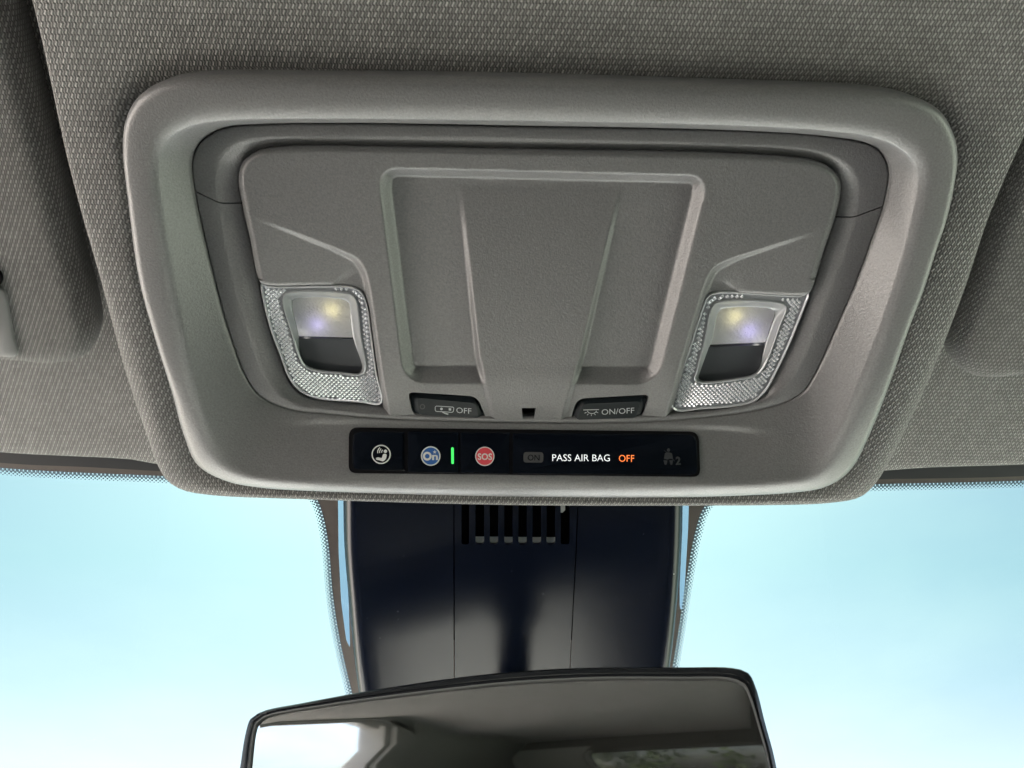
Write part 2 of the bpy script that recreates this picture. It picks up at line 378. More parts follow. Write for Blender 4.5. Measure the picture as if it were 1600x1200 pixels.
# ================================================================ traced outlines (photo pixels, clockwise from top centre)
R0 = [(800,120),(1100,129),(1300,136),(1355,139),(1410,146),(1443,156),(1471,173),(1491,207),(1497,240),(1494,274),(1482,334),(1465,386),(1446,447),(1422,511),(1398,580),(1375,642),(1351,697),(1334,728),(1315,747),(1288,761),(1250,768),(1100,776),(800,776),(500,767),(400,760),(348,749),(307,725),(284,674),(267,612),(240,525),(215,430),(200,320),(191,222),(197,180),(216,149),(250,128),(298,118),(500,117)]
R1 = [(800,187),(1100,193),(1240,199),(1300,204),(1355,211),(1391,222),(1418,239),(1434,260),(1438,284),(1430,326),(1415,384),(1398,446),(1375,516),(1346,593),(1321,653),(1301,697),(1282,724),(1258,740),(1200,748),(1060,750),(825,750),(600,750),(450,745),(395,738),(362,724),(338,700),(325,670),(307,612),(285,515),(272,450),(256,350),(247,262),(252,232),(270,208),(305,193),(360,186),(500,184)]
R2 = [(800,196),(1100,202),(1250,209),(1300,214),(1350,222),(1374,233),(1387,252),(1391,274),(1389,290),(1382,323),(1363,378),(1337,448),(1312,505),(1288,560),(1271,593),(1258,612),(1233,628),(1190,641),(1100,654),(1000,661),(825,663),(605,656),(500,647),(462,643),(425,632),(400,616),(380,585),(362,537),(350,500),(321,385),(303,300),(298,255),(304,232),(322,212),(350,199),(400,194),(550,192)]
R3 = [(800,223),(1100,228),(1230,233),(1285,242),(1322,262),(1336,290),(1331,342),(1305,420),(1275,500),(1250,560),(1232,592),(1205,618),(1165,633),(1100,644),(1000,650),(825,652),(605,646),(520,638),(475,632),(447,620),(427,600),(408,565),(394,520),(368,430),(350,345),(346,318),(343,275),(352,245),(372,228),(405,220),(550,219)]
PAN = [(800,233),(1080,238),(1180,242),(1265,250),(1298,263),(1313,284),(1312,310),(1304,342),(1287,392),(1270,447),(1264,458),(1252,461),(1120,457),(1105,462),(1098,478),(1077,545),(1056,622),(1046,657),(1036,662),(960,664),(825,665),(690,661),(614,657),(604,652),(598,632),(590,580),(582,520),(575,473),(566,455),(550,447),(418,445),(407,441),(402,430),(390,370),(379,320),(373,278),(379,254),(404,236),(455,229),(620,230)]
LENS_L = [(408,443),(418,447),(550,449),(565,457),(573,474),(580,520),(588,580),(596,631),(560,629),(500,624),(477,617),(461,605),(449,587),(438,557),(424,520),(413,480)]
WIN_L = [(446,458),(540,457),(552,461),(558,471),(565,525),(572,577),(566,587),(530,586),(490,581),(474,574),(465,558),(455,525),(440,468)]
FLO_L = [(460,467),(538,467),(546,473),(549,500),(553,530),(566,573),(561,582),(522,581),(489,576),(476,568),(469,548),(466,520),(457,477)]
LENS_R = [(1262,460),(1253,464),(1121,460),(1108,465),(1101,480),(1080,545),(1053,637),(1100,637),(1150,633),(1177,626),(1195,610),(1210,583),(1227,548),(1247,500),(1257,474)]
WIN_R = [(1120,472),(1222,473),(1231,479),(1220,512),(1205,554),(1194,577),(1182,589),(1150,596),(1092,600),(1084,594),(1087,582),(1101,526),(1111,481)]
FLO_R = [(1128,481),(1205,482),(1210,488),(1203,512),(1192,548),(1187,571),(1177,584),(1149,591),(1096,594),(1091,589),(1094,578),(1111,530),(1121,488)]
POD = [(800,-700),(1500,-700),(1850,-660),(1880,-400),(1745,-100),(1655,80),(1600,192),(1550,310),(1505,450),(1450,595),(1410,680),(1388,722),(1368,754),(1345,774),(1300,783),(1200,787),(1000,788),(800,787),(500,779),(330,772),(285,764),(262,750),(246,725),(230,682),(200,595),(155,425),(107,240),(57,0),(5,-200),(-40,-400),(-20,-660),(300,-700)]

def px2(F, pts, h, closed=True, slope=0):
    c = crom(pts, closed); return F.at(c[:, 0], c[:, 1], h, slope)[:, :2]
def apx(F, pts, h):
    return [F.at(p[0], p[1], h)[0, :2] for p in pts]

CLOC = FC.loc(CAM)
def slide(P, dz):
    """lower points by dz along their lines of sight, so that the traced outline keeps its place"""
    d = P - CLOC; return P + d * (-np.asarray(dz) / d[:, 2])[:, None]
# ================================================================ the setting: headliner with its pod, cab, ground
hl = empty("headliner", FC, kind="structure", label="grey knitted cloth headliner with raised pod round the console", )
NPT = [60, 70, 90, 70]
HB = -9 * MM
a0 = [(298,118),(1385,144),(1332,735),(284,690)]; ap = [(60,-690),(1800,-680),(1368,754),(246,725)]
r0 = anchored(px2(FC, R0, -5 * MM), apx(FC, a0, -5 * MM), NPT)
pod = anchored(px2(FC, POD, -16 * MM), apx(FC, ap, -16 * MM), NPT)
Lv = np.linalg.norm(pod - r0, axis=1); dv = (pod - r0) / Lv[:, None]
rings, uvs = [], []
for d, s, h in ((-3, -.3, -15), (0, 0, -14.5), (1.5, .08, -13.2), (4, .18, -11.6), (8, .32, -10.2), (13, .5, -9.4)):
    dist = np.minimum(d * MM, s * Lv) if d > 0 else np.full(len(Lv), d * MM)
    rings.append(z(r0 + dv * dist[:, None], h * MM)); uvs.append((r0 + dv * dist[:, None]))
for e, q, h, ex in ((11, .45, -9.3, 0), (7.5, .36, -9.8, 0.2), (5, .26, -10.8, .6), (3, .17, -12.2, 1.2), (1.4, .1, -14, 2.2), (.4, .04, -16, 3.5), (0, 0, -19, 6), (-.5, 0, -26, 12), (-1.5, 0, -40, 26), (-4, 0, -60, 46)):
    dist = Lv - (np.minimum(e * MM, q * Lv) if e > 0 else e * MM)
    rings.append(z(r0 + dv * dist[:, None], h * MM)); uvs.append(r0 + dv * (dist + ex * MM)[:, None])
pw = sstep((FC.at(800, 560, 0)[0, 1] - r0[:, 1]) / (FC.at(800, 560, 0)[0, 1] - FC.at(800, 750, 0)[0, 1]))
for k_, q in enumerate(rings): rings[k_] = slide(q, pw * 3.0 * MM)
rings = rings[::-1]; uvs = uvs[::-1]
V, Fc = loft(rings)
mesh("console_pod", V, Fc, M_FAB, hl, uv=np.vstack(uvs), angle=80)

# main headliner sheet: front edge traced, runs back over the cab and turns level
HH = -49 * MM
edge = [(-500,640),(-250,684),(0,712),(87,717),(175,721),(219,725),(245,731),(400,742),(800,752),(1200,748),(1376,741),(1446,736),(1502,734),(1600,731),(1850,716),(2100,690)]
ed = px2(FC, edge, HH, False); us = np.linspace(-.80, .80, 161)
vf = np.interp(us, ed[:, 0], ed[:, 1])
out = np.abs(us) > .34
for k_, u_ in enumerate(us):
    if u_ < ed[0, 0]: vf[k_] = ed[0, 1] + (ed[0, 0] - u_) * .35
    if u_ > ed[-1, 0]: vf[k_] = ed[-1, 1] + (u_ - ed[-1, 0]) * .35
rows, ruv = [], []
def hback(v):
    t = np.maximum(v - .18, 0); return t * t / (t + .25) * math.tan(TILT) * 1.0
for dvv, dh, ext in ((1.0, -11, -12), (.2, -6.5, -6.5), (.1, -4, -4), (.8, -2, -2), (2.2, -.7, -.6), (4.5, -.1, 0), (8, 0, 0)):
    vv = vf + dvv * MM; rows.append(np.stack([us, vv, np.full_like(us, HH + dh * MM)], 1)); ruv.append(np.stack([us, vv + ext * MM - (0 if ext == 0 else 0)], 1))
for tt in np.linspace(0, 1, 60)[1:]:
    vv = (vf + 8 * MM) * (1 - tt) + 1.75 * tt; rows.append(np.stack([us, vv, HH + hback(vv)], 1)); ruv.append(np.stack([us, vv], 1))
V, Fc = loft(rows, closed=False); Fc = [f[::-1] for f in Fc]
mesh("roof_cloth", V, Fc, M_FAB, hl, uv=np.vstack(ruv), angle=80)

def world_box(name, lo, hi, m, **k):
    lo, hi = np.array(lo, float), np.array(hi, float)
    bm = bmesh.new(); bmesh.ops.create_cube(bm, size=1)
    for v in bm.verts: v.co = Vector((lo + hi) / 2) + Vector([v.co[i] * (hi[i] - lo[i]) for i in range(3)])
    bmesh.ops.bevel(bm, geom=bm.edges[:], offset=min(.02, min(hi - lo) * .3), segments=2, affect='EDGES')
    me = bpy.data.meshes.new(name); bm.to_mesh(me); bm.free(); me.materials.append(m); me.shade_smooth(); me.set_sharp_from_angle(angle=R(20))
    o = bpy.data.objects.new(name, me); COL.objects.link(o); return finish(o, **k)
C = CAM[2]
world_box("cab_floor", (-.9, -1.6, C - 1.2), (.9, 1.5, C - 1.1), mat("floor_carpet", (.014, .014, .014), .9, spec=.1), kind="structure")
for s, w in ((-1, "left"), (1, "right")):
    x0, x1 = sorted((s * .78, s * .86))
    world_box("door_" + w, (x0, -1.5, C - 1.12), (x1, 1.4, C - .20), M_CAB, kind="structure")
    world_box("roof_rail_" + w, (x0, -1.5, C + .33), (x1, -.05, C + .56), M_CAB2, kind="structure")
    world_box("door_pillar_" + w, (x0 - .02, -.64, C - .22), (x1 + .02, -.50, C + .36), M_CAB2, kind="structure")
    world_box("rear_side_panel_" + w, (x0 - .006, -1.52, C - .24), (x1 + .006, -.60, C + .45), M_CAB2, kind="structure")
    xa, xb = sorted((s * .44, s * .87)); world_box("rear_corner_panel_" + w, (xa, -1.59, C - .10), (xb, -1.49, C + .34), M_CAB2, kind="structure")
    world_box("front_seat_" + w, (s * .42 - .24, -.62, C - 1.12), (s * .42 + .24, -.34, C - .10), M_SEAT, kind="structure")  # seat backs added to block light from the rear
    world_box("headrest_" + w, (s * .42 - .13, -.60, C - .12), (s * .42 + .13, -.47, C + .10), M_SEAT, kind="structure")
world_box("rear_glass", (-.86, -1.545, C - .10), (.86, -1.54, C + .32), M_REARDIM, kind="structure")  # dark tint put in to cut the light from behind
world_box("rear_wall", (-.86, -1.58, C - 1.12), (.86, -1.5, C - .08), M_CAB, kind="structure")
world_box("rear_bench_headrest", (-.36, -1.42, C - .14), (-.14, -1.30, C + .13), M_SEAT, kind="structure")
world_box("rear_header", (-.86, -1.58, C + .265), (.86, -1.5, C + .60), M_CAB, kind="structure")
world_box("dashboard", (-.80, .66, C - 1.12), (.80, 1.30, C - .24), mat("dash_bounce_top", (.46, .45, .43), .6), kind="structure")  # top made pale to bounce sunlight up onto the overhead console
world_box("centre_bounce_block", (-.14, .38, C - 1.12), (.14, .66, C - .42), mat("bounce_block_top", (.50, .49, .47), .6), kind="structure")  # unseen block added as a lit surface for the sensor cover to reflect
world_box("bounce_hood", (-.85, 1.25, C - .85), (.85, 2.7, C - .42), mat("bounce_white", (.78, .79, .80), .35), kind="structure")  # unseen hood added to bounce sunlight in through the windscreen
def tree(x, y, ht, seed, label):
    rng = np.random.default_rng(seed); t = bpy.data.objects.new("tree", None); COL.objects.link(t); t.location = (x, y, 0); finish(t, label=label, cat="tree", group="trees behind the car")
    rr = []
    for f, r in ((0, .22), (.3, .16), (.6, .10), (.85, .03)):
        a = np.linspace(0, 2 * math.pi, 10, endpoint=False); rr.append(np.stack([r * np.cos(a) + .15 * math.sin(f * 5), r * np.sin(a), np.full(10, f * ht)], 1))
    V, Fc = loft(rr); mesh("trunk", V, Fc, mat("bark", (.10, .075, .05), .9), t)
    cl = rng.normal(0, 1, (45, 3)) * (ht * .20, ht * .20, ht * .17) + (0, 0, ht * .50); V, Fc = [], []
    for c in cl:
        for _ in range(60):
            p = c + rng.normal(0, ht * .045, 3); a, b = nrm(rng.normal(0, 1, 3)), nrm(rng.normal(0, 1, 3)); k = len(V); q = .13
            V += [p - a * q, p + b * q * .6, p + a * q, p - b * q * .6]; Fc.append((k, k + 1, k + 2, k + 3))
    mesh("crown", V, Fc, mat("leaves", (.055, .085, .03), .6), t, smooth=False)
tree(-3.4, -12, 5.2, 3, "leafy tree reflected small in the mirror's lower right"); tree(-6.6, -15, 6.0, 5, "second leafy tree farther behind the car, seen only in the mirror")
gm = mesh("ground", [(-400, -400, 0), (400, -400, 0), (400, 400, 0), (-400, 400, 0)], [(0, 1, 2, 3)], groundmat(), smooth=False, kind="structure")

# ================================================================ windscreen
WT = R(31)
e0 = FC.at(800, 752, HH)[0]; ew = FC.o + FC.ex * e0[0] + FC.ey * e0[1] + FC.ez * e0[2]
WY = np.array((0, -math.cos(WT), math.sin(WT))); WN = np.cross(UW, WY)
FW = Frame(ew - WN * .022, UW, WY, WN)
ws = empty("windshield", FW, label="pale blue tinted windshield glass beyond the headliner edge", cat="windshield")
gx = [FW.loc(p) for p in (CAM + np.array((-.85, 0, 0)),)]
gl_o = [(-.82, -.95), (.82, -.95), (.82, .10), (-.82, .10)]
mesh("glass_pane", [(x, y, -.004) for x, y in gl_o], [(0, 1, 2, 3)], M_GLASS, ws, smooth=False)
fl = [(-520,655),(-250,700),(0,731),(254,744),(400,752),(470,762),(492,776),(503,800),(513,850),(520,930),(531,1000),(548,1075),(562,1130)]
fr = [(1032,1130),(1046,1070),(1058,1000),(1068,935),(1077,880),(1086,835),(1099,795),(1115,778),(1150,768),(1250,762),(1364,757),(1600,751),(1850,736),(2120,705)]
fo = np.vstack([crom(fl, False, 10), crom(fr, False, 10), [(2120, 560), (1600, 620), (800, 640), (0, 620), (-520, 560)]])
FRIT_GAPS = ([(528,770),(539,770),(540,860),(545,945),(547,1012),(541,1000),(533,940),(529,860)], [(1067,770),(1077,770),(1075,830),(1070,915),(1066,955),(1062,950),(1062,915),(1066,830)])
P, T = cdt(densify(fo, 10)[::-1], [densify(q, 6) for q in FRIT_GAPS], 40)
mesh("frit_band", FW.at(P[:, 0], P[:, 1], 0), T, M_FRIT, ws, smooth=False)
g0 = crom([(-520,640),(-250,690),(0,723),(140,730),(245,736),(400,744),(800,752),(1200,752),(1372,749),(1600,744),(1850,728),(2120,696)], False, 10)
fo2 = np.vstack([g0, [(2120, 560), (1600, 620), (800, 640), (0, 620), (-520, 560)]])
P, T = cdt(densify(fo2, 12)[::-1], [], 40)
mesh("gap_shade_strip", FW.at(P[:, 0], P[:, 1], 2.5 * MM), T, M_GAPSHADE, ws, smooth=False)  # near-black strip paints the shade in the gap at the headliner edge
dparts = []
for cv, sgn in ((crom(fl, False, 20), 1), (crom(fr, False, 20), 1)):
    c = FW.at(cv[:, 0], cv[:, 1], 0)[:, :2]
    L_ = np.linalg.norm(np.diff(c, axis=0), axis=1).sum(); sp = 2.25 * MM; n = int(L_ / sp); c = resample(c, n, False)
    t = np.gradient(c, axis=0); t /= np.linalg.norm(t, axis=1)[:, None]; nn = np.stack([t[:, 1], -t[:, 0]], 1)
    if nn[len(nn) // 3] @ np.array((0, -1)) < 0 and cv[0, 0] < 800: nn = -nn
    for k_, (off, r) in enumerate(((.55, .95), (1.65, .72), (2.75, .55), (3.7, .36))):
        cc = c + nn * off * MM + (t * sp / 2 if k_ % 2 else 0)
        for p in cc:
            a = np.linspace(0, 2 * math.pi, 8, endpoint=False)
            dparts.append((np.stack([p[0] + r * MM * np.cos(a), p[1] + r * MM * np.sin(a), np.full(8, (.2 + .05 * k_) * MM)], 1), [tuple(range(8))]))
V, Fc = join(dparts)
mesh("frit_dot_pattern", V, Fc, M_DOT, ws, smooth=False, kind="stuff")

# ================================================================ sensor cover behind the mirror
HCOV = 20 * MM
cov = empty("sensor_cover", FW, label="black satin sensor cover with vent slots on the windshield behind the mirror", cat="cover")

def covside(name, inner, outer, flip):
    """side panel: flat face, then rolled outer edge; inner/outer are polylines top->bottom"""
    n = 40
    ci = resample(FW.at(*crom(inner, False).T, HCOV), n, False); co = resample(FW.at(*crom(outer, False).T, HCOV), n, False)
    cols = []
    for s in np.linspace(0, 1, 8): cols.append(ci * (1 - s) + (co + (ci - co) / np.linalg.norm(ci - co, axis=1)[:, None] * .010) * s)
    dirv = (co - ci) / np.linalg.norm(co - ci, axis=1)[:, None]; base = cols[-1]
    for a in np.linspace(0, 90, 9)[1:]:
        q = base + dirv * .010 * math.sin(R(a)); q = q.copy(); q[:, 2] -= .010 * (1 - math.cos(R(a))); cols.append(q)
    q = cols[-1].copy(); q[:, 2] = .001; q = q + dirv * .001; cols.append(q)
    V, Fc = loft(cols, closed=False)
    if not flip: Fc = [f[::-1] for f in Fc]
    return mesh(name, V, Fc, M_SATIN, cov, angle=50)
covside("side_panel", [(708.2,770),(708.4,900),(709,1055),(709.5,1160)], [(531,770),(533,860),(540,945),(549,1040),(557,1100),(566,1160)], False)
covside("side_panel", [(904.2,770),(901,860),(897,935),(891,1055),(887,1160)], [(1073,770),(1070,860),(1064,945),(1055,1030),(1046,1090),(1036,1160)], True)
slots = []
for a, b in ((721,733),(743,756.3),(765.3,778.3),(788,801),(810,823),(832,845.3),(854,867.5),(876,890)):
    slots.append(roundpoly([(a, 783), (b, 783), (b, 850.5), (a, 850.5)], 4))
hsurf("centre_panel", FW, [(710.2,770),(902.6,770),(899.4,860),(895.4,935),(889.4,1055),(885.4,1160),(711.2,1160),(710.8,1055),(710.3,900)], slots, lambda p: np.full(len(p), HCOV), M_SATIN, cov, spacing=9, depth=2.2 * MM, angle=30, hole_step=1.2)
def plate(name, F, pts, h, m, parent, th=1 * MM, **k):
    a = F.at(*np.asarray(pts, float).T, h); b = a.copy(); b[:, 2] -= th
    V, Fc = loft([b, a], cap=True)
    return mesh(name, V, Fc, m, parent, smooth=False, **k)
plate("cavity_back", FW, roundpoly([(640,740),(980,740),(960,1000),(660,1000)], 5), 8 * MM, M_BLACKGAP, cov)
plate("inner_ledge", FW, roundpoly([(741,839.5),(869,840.5),(869,856),(741,855)], 2), HCOV - 2.5 * MM, M_LEDGE, cov)
plate("inner_clip", FW, roundpoly([(876,770),(883,770),(883,797),(879,801),(876,801)], 1), HCOV - 2.5 * MM, M_LEDGE, cov)
# blue film added over the frit gaps to tint the sky seen through them
for pts in FRIT_GAPS:
    P, T = cdt(densify(pts, 6), [], 20); mesh("gap_tint_film", FW.at(P[:, 0], P[:, 1], -.5 * MM), T, M_GAPFILM, ws, smooth=False)

rng = np.random.default_rng(11)
sp_ = [disc(1053, 897, .9, 6)] + [disc(x, y, r, 6) for x, y, r in zip(rng.uniform(560, 1040, 9), rng.uniform(800, 1050, 9), rng.uniform(.2, .4, 9))]
decal("dust_specks", FW, sp_, HCOV + .05 * MM, 0, M_LEDGE, cov, kind="stuff")

# ================================================================ rear-view mirror
yaw, pit = R(13), R(8)
MZ = nrm((-math.sin(yaw) * math.cos(pit), -math.cos(yaw) * math.cos(pit), -math.sin(pit)))
MX = nrm(np.cross((0, 0, 1), MZ)); MX = MX if MX[0] > 0 else -MX
MY = np.cross(MZ, MX)
FM = Frame(CAM + c2w(np.array(((800 - CX) / F_PX, (1150 - CY) / F_PX, 1)) * .352), MX, MY, MZ)
mir = empty("rear_view_mirror", FM, label="black framed rear-view mirror below the sensor cover", cat="mirror")
MO = [(800,1047),(910,1041),(1060,1040),(1146,1041),(1170,1049),(1182,1072),(1196,1125),(1213,1190),(1222,1260),(1214,1310),(1170,1332),(1000,1340),(800,1342),(560,1338),(420,1325),(378,1300),(366,1250),(373,1190),(381,1143),(389,1121),(408,1109),(470,1096),(580,1076),(700,1058)]
MI = [(800,1068),(937,1061),(1060,1061),(1142,1063),(1162,1072),(1172,1092),(1184,1130),(1200,1190),(1208,1255),(1201,1298),(1165,1317),(1000,1325),(800,1327),(560,1323),(432,1311),(395,1290),(385,1250),(391,1196),(397,1145),(402,1130),(413,1121),(514,1102),(635,1086),(720,1076)]
am = [(800,1047),(1170,1049),(1214,1310),(378,1300),(389,1121)]; ai = [(800,1068),(1162,1072),(1201,1298),(395,1290),(402,1130)]
cnt = [30, 30, 50, 30, 30]
mo = anchored(px2(FM, MO, 0), apx(FM, am, 0), cnt); mi = anchored(px2(FM, MI, 0), apx(FM, ai, 0), cnt)
rr = [z(inset2(mo, 32 * MM) * 1, -34 * MM), z(inset2(mo, 16 * MM), -30 * MM), z(inset2(mo, 4 * MM), -18 * MM), z(inset2(mo, .8 * MM), -9 * MM), z(mo, -4 * MM), z(inset2(mo, .25 * MM), -1.8 * MM), z(inset2(mo, .9 * MM), -.5 * MM), z(inset2(mo, 1.8 * MM), 0),
      z(mo * .45 + mi * .55, -.1 * MM), z(mo * .35 + mi * .65, -.9 * MM), z(mo * .25 + mi * .75, -.9 * MM), z(mo * .18 + mi * .82, -.2 * MM), z(mo * .06 + mi * .94, -.3 * MM), z(mi, -1.2 * MM), z(mi, -4 * MM)]
V, Fc = loft(rr[:12]); Fc.append(tuple(range(len(mo))))
mesh("housing", V, Fc, M_MIRHOUSE, mir)
V, Fc = loft(rr[11:]); mesh("glass_bezel", V, Fc, mat("mirror_bezel", (.16, .165, .165), .3), mir)
V, Fc = loft([z(inset2(mi, -.4 * MM), -3 * MM), z(inset2(mi, .0 * MM), -1.5 * MM), z(inset2(mi, .5 * MM), -1.4 * MM)], cap=True)
mesh("mirror_glass", V, Fc, M_MIRROR, mir, angle=20)
# ball stalk up to the cover
a = np.array((0.0, .0, -30 * MM)); tgt = FW.o + FW.ex * FW.at(800, 1110, HCOV)[0, 0] + FW.ey * FW.at(800, 1110, HCOV)[0, 1] + FW.ez * (HCOV - 1 * MM); b = FM.loc(tgt)
ax = nrm(b - a); s1 = nrm(np.cross(ax, (0, 1, 0.3))); s2 = np.cross(ax, s1); rr = []
for t, r in ((0, .016), (.15, .017), (.3, .011), (.7, .010), (.9, .014), (1, .018)):
    aa = np.linspace(0, 2 * math.pi, 24, endpoint=False); rr.append(a + (b - a) * t + np.cos(aa)[:, None] * s1 * r + np.sin(aa)[:, None] * s2 * r)
V, Fc = loft(rr, cap=True); mesh("stalk", V, Fc, M_MIRHOUSE, mir)

# ================================================================ sun visors
def visor(pts, label, h=-17 * MM):
    v = empty("sun_visor", FC, label=label, cat="sun visor", group="sun visors on the headliner")
    c = resample(px2(FC, pts, h - 6 * MM), 220)
    prof = [(3, -22), (.8, -14), (0, -8), (.3, -5.5), (1.2, -3.4), (2.8, -1.7), (5, -.6), (8, 0)]
    rg = [z(inset2(c, d * MM), h + q * MM) for d, q in prof]
    V, Fc = loft(rg, cap=True); V = np.array(V)
    acc = 0; uv = []
    for i in range(len(rg))[::-1]:
        if i < len(rg) - 1: acc += math.hypot((prof[i + 1][0] - prof[i][0]) * MM, (prof[i + 1][1] - prof[i][1]) * MM)
        uv.append(inset2(c, prof[-1][0] * MM - acc) + .0031)
    mesh("visor_pad", V, Fc, M_VFAB, v, uv=np.vstack(uv[::-1]), angle=80)
    return v
v1 = visor([(-30,-200),(15,0),(48,130),(77,240),(112,375),(143,490),(147,525),(138,550),(112,563),(70,566),(30,562),(-100,548),(-300,515),(-420,440),(-500,280),(-520,80),(-500,-80),(-420,-200),(-250,-280),(-120,-270)], "dark grey cloth sun visor at left with grey plastic end clip")
v2 = visor([(1930,-260),(2060,-200),(2140,-60),(2150,120),(2090,340),(2010,470),(1920,530),(1800,560),(1600,583),(1535,588),(1512,582),(1493,567),(1486,543),(1494,502),(1540,370),(1600,200),(1650,70),(1710,-90),(1760,-180),(1840,-245)], "dark grey cloth sun visor at right of the pod, no clip showing")
hv = -16.2 * MM
cl = resample(px2(FC, [(-70,438),(-10,447),(6,453),(13,480),(20,520),(27,552),(22,558),(0,556),(-40,550),(-75,545)], hv), 80)
V, Fc = loft([z(cl, hv - 12 * MM), z(cl, hv - .3 * MM), z(inset2(cl, .3 * MM), hv + .6 * MM), z(inset2(cl, 1.2 * MM), hv + 1 * MM)], cap=True)
mesh("end_clip", V, Fc, mat("visor_clip", (.15, .153, .153), .4, grain=1500), v1)
cl = resample(px2(FC, [(-18,412),(-4,420),(4,434),(-1,446),(-16,450),(-34,432)], hv), 30)
V, Fc = loft([z(cl, hv - 4 * MM), z(cl, hv + .9 * MM)], cap=True); mesh("clip_dark_patch", V, Fc, M_BLACKGAP, v1)  # raised black patch painted in for the dark of a hollow

# ================================================================ overhead console
con = empty("overhead_console", FC, label="grey plastic overhead console with map lights and buttons set in the headliner pod", cat="overhead console")
# backing so that gaps read black
bk = resample(px2(FC, R0, -5 * MM), 120)
V, Fc = loft([z(inset2(bk, 3 * MM), -38 * MM), z(inset2(bk, 4 * MM), -37 * MM)], cap=True)
mesh("backing_plate", V, Fc, M_BLACKGAP, con)
# bezel
HR2 = -13.0 * MM
A0 = [(298,118),(1400,147),(1332,735),(300,715)]; A1 = [(305,193),(1385,218),(1300,712),(340,703)]; A2 = [(335,205),(1345,226),(1262,608),(408,622)]
NB = [110, 80, 110, 80]
q0 = anchored(px2(FC, R0, -3 * MM), apx(FC, A0, -3 * MM), NB); q1 = anchored(px2(FC, R1, -1 * MM), apx(FC, A1, -1 * MM), NB); q2 = anchored(px2(FC, R2, HR2), apx(FC, A2, HR2), NB)
def lerp(a, b, t): return a * (1 - t) + b * t
L01 = np.linalg.norm(q1 - q0, axis=1)[:, None]; d01 = (q1 - q0) / L01; L12 = np.linalg.norm(q2 - q1, axis=1)[:, None]; d12 = (q2 - q1) / L12
rg = [z(q0 - d01 * 0, -18 * MM), z(q0, -6 * MM), z(q0 + d01 * .25 * MM, -3.6 * MM), z(q0 + d01 * .9 * MM, -1.9 * MM), z(q0 + d01 * 2 * MM, -.8 * MM), z(q0 + d01 * 3.4 * MM, -.2 * MM), z(q0 + d01 * np.minimum(5 * MM, .5 * L01), 0)]
rg += [z(q1 - d01 * np.minimum(6 * MM, .45 * L01), 0), z(q1 - d01 * np.minimum(4 * MM, .33 * L01), -.15 * MM), z(q1 - d01 * np.minimum(2 * MM, .17 * L01), -.65 * MM)]
pe = 1 + 1.1 * np.clip(1 - L12[:, 0] / (9 * MM), 0, 1); hh = lambda f: (-1.5 * MM) + (HR2 + 1.5 * MM) * f
rg += [z(q1, -1.5 * MM), z(q1 + d12 * L12 * .07, hh(.07 ** pe)), z(q1 + d12 * L12 * .15, hh(.15 ** pe))]
for f in np.linspace(.28, .97, 14): rg.append(z(q1 + d12 * L12 * f, hh(f ** pe)))
rg += [z(q2 - d12 * .25 * MM, HR2 + .05 * MM), z(q2, HR2 - .35 * MM), z(q2 + d12 * .05 * MM, -30 * MM)]
yw = sstep((FC.at(800, 560, 0)[0, 1] - q0[:, 1]) / (FC.at(800, 560, 0)[0, 1] - FC.at(800, 750, 0)[0, 1])); LR = np.linalg.norm(q1 - q0, axis=1)
for k_ in range(10):
    t_ = np.clip(np.linalg.norm(rg[k_][:, :2] - q0, axis=1) / LR, 0, 1); rg[k_] = slide(rg[k_], yw * 4.5 * MM * (1 - t_) ** 1.6)
V, Fc = loft(rg); V = np.array(V)
ya, yb = FC.at(820, 748, -1.5 * MM)[0], FC.at(820, 664, HR2)[0]
SL = (yb[2] - ya[2]) / (yb[1] - ya[1]); SH = ya[2] - SL * ya[1]           # seat of the control strip: z = SH + SL*y
sx0, sx1 = FC.at(535, 705, -6 * MM)[0, 0], FC.at(1105, 705, -6 * MM)[0, 0]; sy1, sy0 = FC.at(820, 661, -12 * MM)[0, 1], FC.at(820, 749, -2 * MM)[0, 1]
wx = sstep((np.minimum(V[:, 0] - sx0, sx1 - V[:, 0]) + 34 * MM) / (34 * MM)) * sstep((V[:, 1] - sy0) / (2 * MM)) * sstep((sy1 - V[:, 1]) / (2.5 * MM)) * (V[:, 2] > HR2 - 1 * MM)
V[:, 2] = V[:, 2] * (1 - wx) + (SH + SL * V[:, 1]) * wx
mesh("bezel", V, Fc, M_BEZEL, con, uv=V[:, :2], angle=60)

# trim ring between bezel and centre panel: arch above, cradle below, split by two seams
sL = [(302,297),(345,318),(379,320)]; sR = [(1382,321),(1332,340),(1304,341)]
HR = -13.6 * MM
PANB = [(800,232),(1080,237),(1180,241),(1266,249),(1299,262),(1314,283),(1313,310),(1305,342),(1288,392),(1271,447),(1262,475),(1246,515),(1228,553),(1211,588),(1195,611),(1176,627),(1150,634),(1050,641),(825,645),(600,634),(500,625),(475,618),(459,606),(447,588),(436,558),(422,520),(411,478),(402,432),(389,370),(378,320),(372,278),(378,254),(404,235),(455,228),(620,229)]
def piece(c, a, b, n, g0, g1):
    """open piece of a closed curve from near a to near b, shortened by g0/g1 metres at its ends"""
    i, j = (int(np.argmin(((c - p) ** 2).sum(1))) for p in (a, b))
    s = c[i:j + 1] if j > i else np.vstack([c[i:], c[:j + 1]])
    l = np.r_[0, np.cumsum(np.linalg.norm(np.diff(s, axis=0), axis=1))]; t = np.linspace(g0, l[-1] - g1, n)
    return np.stack([np.interp(t, l, s[:, k]) for k in range(2)], 1)
cur = [(px2(FC, R2, HR), 0), (px2(FC, R3, HR), 1), (px2(FC, PANB, -17 * MM), 2)]
